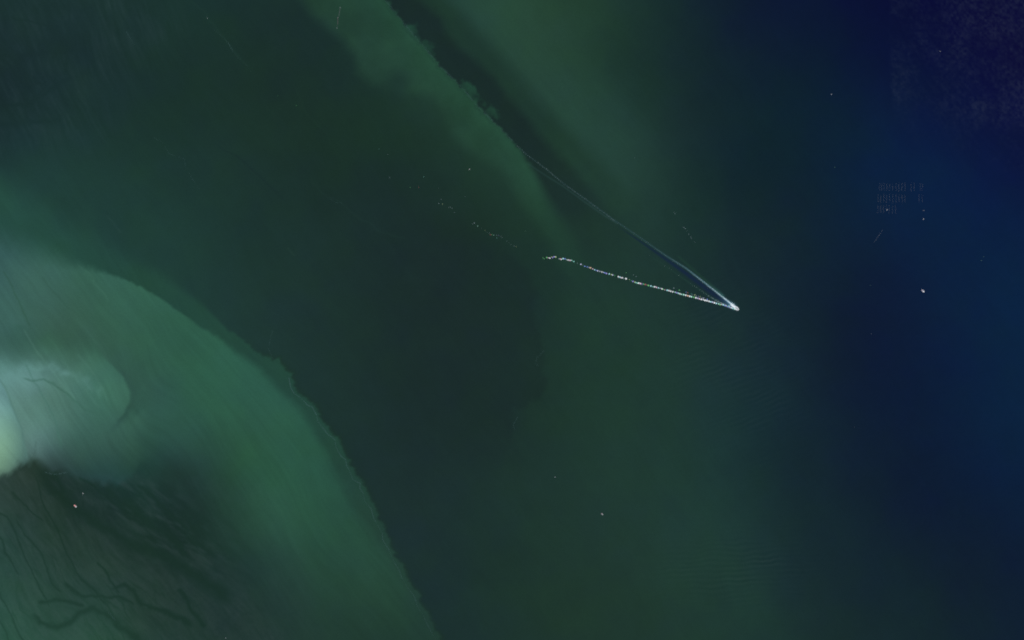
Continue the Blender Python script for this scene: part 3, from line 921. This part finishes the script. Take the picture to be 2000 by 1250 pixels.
# ---- beaded arm of the wake: sun glints painted as bright tinted crests
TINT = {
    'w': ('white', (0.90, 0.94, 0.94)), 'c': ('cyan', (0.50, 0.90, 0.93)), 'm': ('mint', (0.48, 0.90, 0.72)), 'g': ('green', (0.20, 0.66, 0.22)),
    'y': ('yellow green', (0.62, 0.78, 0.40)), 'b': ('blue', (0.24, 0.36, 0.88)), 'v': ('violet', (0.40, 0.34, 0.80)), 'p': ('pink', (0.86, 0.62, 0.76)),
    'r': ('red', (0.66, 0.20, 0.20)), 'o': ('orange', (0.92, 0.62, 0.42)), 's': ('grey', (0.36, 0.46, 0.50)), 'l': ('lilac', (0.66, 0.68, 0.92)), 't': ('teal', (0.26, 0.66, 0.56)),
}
M_T = {k: material(n.replace(' ', '_') + '_glint_and_speck', c, 0.8, 0.2) for k, (n, c) in TINT.items()}  # base colours shared by the painted glints and the drifting specks
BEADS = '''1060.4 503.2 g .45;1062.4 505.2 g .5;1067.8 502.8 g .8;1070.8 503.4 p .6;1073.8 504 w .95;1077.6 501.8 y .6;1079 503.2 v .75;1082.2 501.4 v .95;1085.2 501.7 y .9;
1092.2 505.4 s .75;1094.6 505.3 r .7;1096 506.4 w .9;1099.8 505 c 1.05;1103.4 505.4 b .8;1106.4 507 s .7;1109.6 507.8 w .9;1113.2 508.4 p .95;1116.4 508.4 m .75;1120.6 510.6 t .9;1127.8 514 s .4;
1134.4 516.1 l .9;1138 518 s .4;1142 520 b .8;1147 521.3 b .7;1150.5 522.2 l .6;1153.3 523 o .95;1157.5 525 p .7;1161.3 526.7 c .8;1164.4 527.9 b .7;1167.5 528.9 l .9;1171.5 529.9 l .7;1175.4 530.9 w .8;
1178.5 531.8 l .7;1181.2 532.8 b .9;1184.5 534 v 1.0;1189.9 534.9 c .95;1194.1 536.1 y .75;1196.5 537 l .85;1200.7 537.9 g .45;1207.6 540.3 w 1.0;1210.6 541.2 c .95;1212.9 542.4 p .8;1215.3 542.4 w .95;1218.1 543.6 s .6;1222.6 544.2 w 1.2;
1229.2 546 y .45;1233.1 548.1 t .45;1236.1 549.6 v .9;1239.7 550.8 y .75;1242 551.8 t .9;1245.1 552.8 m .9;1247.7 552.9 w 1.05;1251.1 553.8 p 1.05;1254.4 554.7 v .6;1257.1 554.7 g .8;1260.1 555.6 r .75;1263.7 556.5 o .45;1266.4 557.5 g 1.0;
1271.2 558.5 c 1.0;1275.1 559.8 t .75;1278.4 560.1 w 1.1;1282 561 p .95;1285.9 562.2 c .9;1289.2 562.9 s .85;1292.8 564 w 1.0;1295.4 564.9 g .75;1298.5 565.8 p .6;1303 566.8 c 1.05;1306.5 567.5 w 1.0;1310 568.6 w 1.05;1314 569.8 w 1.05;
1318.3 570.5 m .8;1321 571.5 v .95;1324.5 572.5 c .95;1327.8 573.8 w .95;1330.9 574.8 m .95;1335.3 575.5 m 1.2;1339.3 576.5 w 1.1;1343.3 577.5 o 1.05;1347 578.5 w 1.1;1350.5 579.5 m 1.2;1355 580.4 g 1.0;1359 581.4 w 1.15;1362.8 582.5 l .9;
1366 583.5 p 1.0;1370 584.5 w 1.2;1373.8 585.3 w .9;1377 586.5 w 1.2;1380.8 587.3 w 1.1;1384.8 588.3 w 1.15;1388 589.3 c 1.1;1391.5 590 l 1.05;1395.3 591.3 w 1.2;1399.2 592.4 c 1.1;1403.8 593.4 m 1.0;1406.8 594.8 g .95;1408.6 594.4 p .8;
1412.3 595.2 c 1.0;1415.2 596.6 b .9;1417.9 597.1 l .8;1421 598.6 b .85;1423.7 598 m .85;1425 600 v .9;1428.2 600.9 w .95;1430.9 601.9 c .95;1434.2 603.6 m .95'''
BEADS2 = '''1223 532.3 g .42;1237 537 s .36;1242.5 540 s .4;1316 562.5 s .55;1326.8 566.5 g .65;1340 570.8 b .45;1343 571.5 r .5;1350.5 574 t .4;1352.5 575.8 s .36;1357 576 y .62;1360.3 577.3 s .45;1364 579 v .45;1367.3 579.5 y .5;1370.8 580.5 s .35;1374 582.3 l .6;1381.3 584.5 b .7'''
glint_and_speck_mesh = []
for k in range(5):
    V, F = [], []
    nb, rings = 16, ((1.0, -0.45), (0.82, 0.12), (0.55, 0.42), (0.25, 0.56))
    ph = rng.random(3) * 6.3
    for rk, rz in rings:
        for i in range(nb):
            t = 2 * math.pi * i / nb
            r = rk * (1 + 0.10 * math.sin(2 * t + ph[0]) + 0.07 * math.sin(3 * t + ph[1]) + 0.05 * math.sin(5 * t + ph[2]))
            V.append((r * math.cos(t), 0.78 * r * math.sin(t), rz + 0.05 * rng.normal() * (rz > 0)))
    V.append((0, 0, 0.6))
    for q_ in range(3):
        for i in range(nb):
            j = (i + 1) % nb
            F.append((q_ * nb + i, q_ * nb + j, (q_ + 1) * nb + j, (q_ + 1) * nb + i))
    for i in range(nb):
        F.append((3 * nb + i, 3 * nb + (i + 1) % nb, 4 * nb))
    m_ = bpy.data.meshes.new('glint_and_speck')
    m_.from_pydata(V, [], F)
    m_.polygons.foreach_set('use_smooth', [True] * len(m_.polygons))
    glint_and_speck_mesh.append(m_)


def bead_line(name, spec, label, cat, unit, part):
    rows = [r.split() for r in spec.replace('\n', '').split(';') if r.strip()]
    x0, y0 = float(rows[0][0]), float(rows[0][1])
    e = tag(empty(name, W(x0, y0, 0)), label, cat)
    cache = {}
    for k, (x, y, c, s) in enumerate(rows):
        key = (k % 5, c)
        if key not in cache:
            m_ = glint_and_speck_mesh[k % 5].copy()
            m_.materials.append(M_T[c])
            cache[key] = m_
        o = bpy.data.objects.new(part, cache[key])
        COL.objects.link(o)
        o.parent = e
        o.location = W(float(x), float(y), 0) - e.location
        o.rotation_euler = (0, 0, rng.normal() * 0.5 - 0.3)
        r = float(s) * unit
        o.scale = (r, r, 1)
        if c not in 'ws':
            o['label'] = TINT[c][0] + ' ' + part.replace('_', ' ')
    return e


bead_line('painted_glint_line', BEADS, 'bright beaded line of sun glints painted as coloured glint crests trailing left from the largest boat', 'glint crests', 4.5, 'painted_glint_crest')
bead_line('painted_glint_line', BEADS2, 'faint dotted second row of sun glints painted as coloured specks just above the bright beaded line', 'glint crests', 4.5, 'painted_glint_crest')
DEB = '''922.7 437.5 s .4;926.4 435.5 s .62;932.8 441.5 m .55;940 446 s .25;947.4 450.3 y .35;951 453 s .25;955.5 455.4 s .42;958.2 458.4 r .55;960.8 457.8 g .5;964.5 458.9 m .48;969.6 459.6 s .4;970.3 465 t .42;974.4 459.9 v .4;977.4 461.4 s .3;981 463.8 s .42;990.3 471 s .32;994 474 s .25;998.4 477.3 s .3;1004.1 480 s .42;1008 481.7 y .4'''
DEB2 = '''740 291 t .3;757 301 s .3;760.4 346.8 s .45;801.2 366 g .42;818 365.6 r .36;827.6 345.2 t .42;856.4 366.8 s .3;861.6 389.2 s .4;856.8 397.2 s .52;864 398.6 y .48;876.4 405.2 s .4;879.6 404.8 s .45;882.8 406.8 s .4;886.4 413.8 s .32;888 415 s .3;908.4 384.4 s .3;543 187 g .26;578.6 206 g .36'''
DASH = '''1316.6 415 s .36;1318.5 417.3 s .4;1334.6 443.8 s .46;1336.8 445.1 s .46;1338.4 446.7 s .42;1341 451 s .24;1345.6 457.3 s .45;1349.3 462.7 s .46;1350.9 465.6 s .4;1356.6 472.6 s .34;1239 308 s .26'''
bead_line('speck_line', DEB, 'slanting line of faint specks left of the bright beaded line', 'floating specks', 3.5, 'speck')
bead_line('speck_line', DEB2, 'loose sparse trail of tiny faint specks in dark green water left of the wake', 'floating specks', 3.5, 'speck')
bead_line('speck_line', DASH, 'short broken row of faint grey dashes right of the wake', 'floating specks', 3.5, 'speck')

# ------------------------------------------------------------------ foam lines on the fronts
V_ = scatter('foam_line', FOAM_S[2:37], lambda a: 0.28, lambda a: (1.9 - 1.0 * a) * (0.45 + 0.75 * (math.sin(a * 61) > -0.2)), lambda a: 0.62 - 0.18 * a, M_FOAM_THIN)
tag(V_, 'thin winding pale foam line on the edge of the lower left green plume', 'foam line', kind='stuff')
V_ = scatter('foam_line', [(x + 1, y) for x, y in FRONT_N[2:13]], lambda a: 0.9, lambda a: 0.55 + 0.8 * (math.sin(a * 40) > 0.2), lambda a: 0.5, M_FOAM_THIN)
tag(V_, 'faint foam line along the puffed edge of the upper green plume', 'foam line', kind='stuff')
V_ = scatter('foam_line', [(300, 268), (318, 278), (330, 300), (345, 306), (360, 310), (362, 325), (376, 350), (390, 370)], lambda a: 0.35, lambda a: 0.55 + 0.4 * math.sin(a * 25), lambda a: 0.45, M_FOAM_THIN)
tag(V_, 'short hooked faint foam line in dark water left of centre', 'foam line', kind='stuff')
V_ = scatter('foam_line', [(418, 58), (432, 70), (446, 84), (452, 95), (462, 110), (483, 128), (490, 140)], lambda a: 0.35, lambda a: 0.25 + 1.8 * math.exp(-((a - 0.42) / 0.08) ** 2), lambda a: 0.5, M_FOAM_THIN)
tag(V_, 'thin slanting foam line near the top left with one brighter stretch', 'foam line', kind='stuff')
V_ = scatter('foam_line', [(532, 645), (528, 662), (524, 680), (529, 692), (534, 702)], lambda a: 0.35, lambda a: 0.9 * (1 - 0.5 * a), lambda a: 0.45, M_FOAM_THIN)
tag(V_, 'small upright foam wisp above the corner of the lower left plume', 'foam line', kind='stuff')
V_ = scatter('foam_line', [(88, 922), (100, 926), (112, 926), (122, 924), (131, 922)], lambda a: 0.5, lambda a: 0.8 + 0.9 * (math.sin(a * 30) > 0), lambda a: 0.6, M_FOAM_THIN)
tag(V_, 'little row of foam flecks under the pale shoal above the red and white boat', 'foam line', kind='stuff')
V_ = scatter('foam_line', [(246, 62), (252, 70), (258, 80), (262, 88)], lambda a: 0.8, lambda a: 1.1, lambda a: 0.5, M_FOAM_THIN)
tag(V_, 'short slanting foam streak on ruffled water at the upper left', 'foam line', kind='stuff')
V_ = scatter('foam_line', [(212, 1195), (220, 1205), (226, 1212)], lambda a: 0.6, lambda a: 1.4, lambda a: 0.5, M_FOAM_THIN)
tag(V_, 'short foam streak above the dark winding slick at the lower left', 'foam line', kind='stuff')
V_ = scatter('foam_line', [(645, 388), (652, 394), (660, 396), (668, 396)], lambda a: 0.4, lambda a: 0.7, lambda a: 0.42, M_FOAM_THIN)
tag(V_, 'tiny faint foam curl in the dark middle of the bay', 'foam line', kind='stuff')
V_ = scatter('foam_line', [(1062, 684), (1055, 692), (1050, 697), (1047, 705), (1050, 716)], lambda a: 1.2, lambda a: 1.0, lambda a: 0.45, M_FOAM_THIN)
tag(V_, 'faint foam smudge at the edge of the dark water right of centre', 'foam line', kind='stuff')
V_ = scatter('foam_line', [(1011, 815), (1005, 824), (1002, 830), (1005, 838)], lambda a: 0.4, lambda a: 1.0, lambda a: 0.45, M_FOAM_THIN)
tag(V_, 'small curved foam wisp below the dark water right of centre', 'foam line', kind='stuff')

# ------------------------------------------------------------------ other boats
fishing_boat(1802.9, 568.5, heading(0.72, 0.69), 21.0, 8.2, 'white boat with a mauve stern on deep blue water right of the wake', M_WHITE, M_PINK, M_WHITE, M_WHITE, 0.5)
fishing_boat(147.2, 988.6, heading(0.74, 0.67), 20.0, 7.6, 'red and white boat on dark streaked water at the lower left', M_WHITE, M_RED, M_CREAM, M_WHITE, 0.55, house=(0.12, 0.3))
fishing_boat(1176.2, 1004.2, heading(0.66, 0.75), 14.0, 5.4, 'small grey and dusty rose boat alone on green water below centre', M_CREAM, M_ROSE, M_CREAM, M_CREAM, 0.5)
skiff(162.0, 963.9, heading(0.2, 0.98), 7.5, 3.0, 'small pale open boat just above the red and white boat', M_CREAM)
skiff(917.0, 330.6, heading(0.6, -0.8), 7.0, 3.0, 'small pale open boat on green water left of the far end of the wake', M_CREAM)
skiff(1732.7, 409.8, heading(0.4, -0.92), 7.0, 3.2, 'pale open boat at the left side of the sea farm', M_CREAM)
skiff(1803.5, 427.9, heading(0.35, -0.94), 6.6, 3.2, 'pale open boat at the lower right corner of the sea farm', M_CREAM)
skiff(1804.3, 411.0, heading(0.95, -0.3), 6.0, 2.2, 'dim grey open boat at the right edge of the sea farm above a paler one', M_GREY)
skiff(1836.3, 100.3, heading(0.35, 0.94), 6.0, 2.3, 'dim open boat on ruffled dark blue water near the top right', M_GREY)

# ------------------------------------------------------------------ buoys
M_BUOY = material('pale_buoy', (0.55, 0.60, 0.64), 0.5, 0.4)
M_BUOYG = material('green_buoy', (0.16, 0.36, 0.24), 0.5, 0.4)


def buoy_parts(mat, r):
    b = lathe_mesh('float', [(0.3 * r, -0.7), (r, -0.35), (r, 0.15), (0.75 * r, 0.42), (0.28 * r, 0.5)])
    b.materials.append(mat)
    p = lathe_mesh('post', [(0.14 * r, 0.44), (0.10 * r, 1.7)], 8)
    p.materials.append(M_GREY)
    t = lathe_mesh('topmark', [(0.05, 1.7), (0.3 * r, 1.9), (0.3 * r, 2.2), (0.05, 2.45)], 8)
    t.materials.append(mat)
    return b, p, t


BP = {'p': buoy_parts(M_BUOY, 1.0), 'g': buoy_parts(M_BUOYG, 1.0)}
for x, y, c, r, lab in [
    (1084.0, 931.8, 'p', 1.7, 'pale round buoy above the grey and rose boat below centre'),
    (1624.0, 184.3, 'p', 2.0, 'pale buoy alone on deep blue water at the upper right'),
    (440.6, 1246.3, 'p', 1.5, 'pale buoy at the bottom edge left of centre'),
    (404.8, 35.5, 'p', 1.4, 'pale buoy near the top left above the slanting foam line'),
    (1630.6, 327.0, 'g', 1.4, 'dim green buoy on blue water left of the sea farm'),
    (1701.6, 652.0, 'p', 0.9, 'tiny dim buoy on dark blue water below left of the mauve sterned boat'),
    (1669.8, 834.3, 'p', 0.7, 'lone tiny dim buoy on dark blue water at the lower right'),
    (1920.8, 501.6, 'g', 1.2, 'upper of two close green buoys near the right edge'),
    (1916.8, 508.7, 'g', 1.3, 'lower of two close green buoys near the right edge'),
    (1700.5, 557.5, 'g', 1.0, 'dim green buoy left of the mauve sterned boat'),
    (1025.6, 451.4, 'g', 1.1, 'dim green buoy above the left end of the bright beaded line'),
]:
    e = tag(empty('buoy', W(x, y, -0.15)), lab, 'buoy', 'buoys scattered over the bay')
    e.scale = (r, r, 1)
    for nm, m_ in zip(('float', 'post', 'topmark'), BP[c]):
        o = bpy.data.objects.new(nm, m_)
        COL.objects.link(o)
        o.parent = e

# ------------------------------------------------------------------ floating boom at the top
bo = tag(empty('floating_boom', W(659.7, 34.4, -0.1)), 'thin grey jointed boom with three floats on the upper green plume', 'boom')


def rel(px, py, z):
    return W(px, py, z) - bo.location


M_BOOM = material('boom_grey', (0.11, 0.135, 0.135), 0.7, 0.3, 0.2, 0.5)
M_BOOMR = material('boom_rust', (0.11, 0.10, 0.105), 0.7, 0.3, 0.2, 0.5)
tube('pipe', [rel(664.4, 14.6, 0.2), rel(663.3, 22, 0.2), rel(661.6, 31.5, 0.2)], 1.05, M_BOOM, bo)
tube('pipe', [rel(659.6, 36.5, 0.2), rel(659.5, 47.8, 0.2)], 1.25, M_BOOMR, bo)
tube('pipe', [rel(658.7, 48.5, 0.2), rel(658.1, 53.5, 0.2)], 0.4, M_BOOM, bo)
tube('coupling', [rel(661.6, 31.3, 0.2), rel(660.4, 33.6, 0.2)], 0.6, M_BOOM, bo)
M_FL = material('boom_float', (0.24, 0.29, 0.30), 0.6, 0.3)
M_FLR = material('boom_float_rose', (0.28, 0.24, 0.27), 0.6, 0.3)
for (x, y, r, m_, lab) in [(664.5, 14.4, 1.9, M_FL, None), (659.7, 34.4, 2.2, M_FLR, 'rosy middle float'), (658.0, 54.6, 2.0, M_FL, None)]:
    fm = lathe_mesh('float', [(0.5 * r, -0.6), (r, -0.2), (r, 0.7), (0.7 * r, 1.3), (0.2 * r, 1.45)])
    fm.materials.append(m_)
    o = bpy.data.objects.new('float', fm)
    COL.objects.link(o)
    o.parent = bo
    o.location = rel(x, y, -0.1)
    if lab:
        o['label'] = lab

# ------------------------------------------------------------------ sea farm: hanging longlines
ORD = ['first', 'second', 'third', 'fourth', 'fifth', 'sixth', 'seventh', 'eighth', 'ninth', 'tenth', 'eleventh', 'twelfth', 'thirteenth', 'fourteenth']
M_FARM = material('farm_float', (0.13, 0.17, 0.25), 0.6, 0.3)
farm_float = lathe_mesh('float', [(0.2, -0.45), (0.62, -0.2), (0.62, 0.1), (0.3, 0.38)], 8)
farm_float.materials.append(M_FARM)


def longline(x0, y0, x1, y1, step, label, sc_=1.0):
    e = tag(empty('longline', W(x0, y0, -0.2)), label, 'longline', 'longlines of the sea farm')
    a, b = Vector((0, 0, 0.05)), W(x1, y1, -0.2) - e.location + Vector((0, 0, 0.05))
    tube('rope', [a, a.lerp(b, 0.5) + Vector((0.5, 0, 0)), b], 0.09, M_ROPE, e, 5)
    n = max(3, int((b - a).length / step))
    for i in range(n + 1):
        if rng.random() < 0.35:
            continue
        o = bpy.data.objects.new('float', farm_float)
        COL.objects.link(o)
        o.parent = e
        o.location = a.lerp(b, i / n) + Vector((rng.normal() * 0.25, rng.normal() * 0.6, -0.03))
        s_ = sc_ * (0.85 + 0.3 * rng.random())
        o.scale = (s_, s_, 1)


XT = [1718, 1722, 1726.4, 1732, 1737.5, 1743.7, 1750, 1755.4, 1761.6, 1767.4, 1779.4, 1785.4, 1796.8, 1801.6]
KT = [1.0, 0.9, 0.9, 0.9, 0.85, 0.9, 1.05, 1.05, 1.1, 0.9, 0.8, 0.7, 0.75, 0.75]
for i, x in enumerate(XT):
    longline(x, 357 + rng.random() * 2, x, 371.5 + rng.random() * 2, 5.5, 'pale longline of floats, ' + ORD[i] + ' from the left in the top row of the sea farm', KT[i])
XM = [1715, 1720, 1726, 1731.5, 1737.2, 1743.5, 1750, 1755.6, 1761.8, 1767.4, 1795, 1801]
KM = [0.7, 0.75, 0.75, 0.75, 1.0, 0.8, 0.9, 0.95, 0.75, 0.7, 0.6, 0.6]
for i, x in enumerate(XM):
    longline(x, 378 + rng.random() * 3, x, 394 + rng.random() * 3, 6.0, 'faint longline of floats, ' + ORD[i] + ' from the left in the middle row of the sea farm', KM[i])
XB = [1714.5, 1720, 1725.5, 1731, 1737, 1743, 1749]
KB = [0.75, 0.75, 0.8, 0.75, 0.85, 0.6, 0.65]
for i, x in enumerate(XB):
    longline(x, 400 + rng.random() * 2, x, (407 if abs(x - 1731) < 1.5 else 416) + rng.random() * 2, 6.0, 'dim longline of floats, ' + ORD[i] + ' from the left in the bottom row of the sea farm', KB[i])
longline(1706.8, 474, 1715, 462, 4.5, 'slanting drifting longline, lower of two below the left side of the sea farm', 0.9)
longline(1714, 463, 1724, 449, 4.5, 'slanting drifting longline, upper of two below the left side of the sea farm', 0.95)
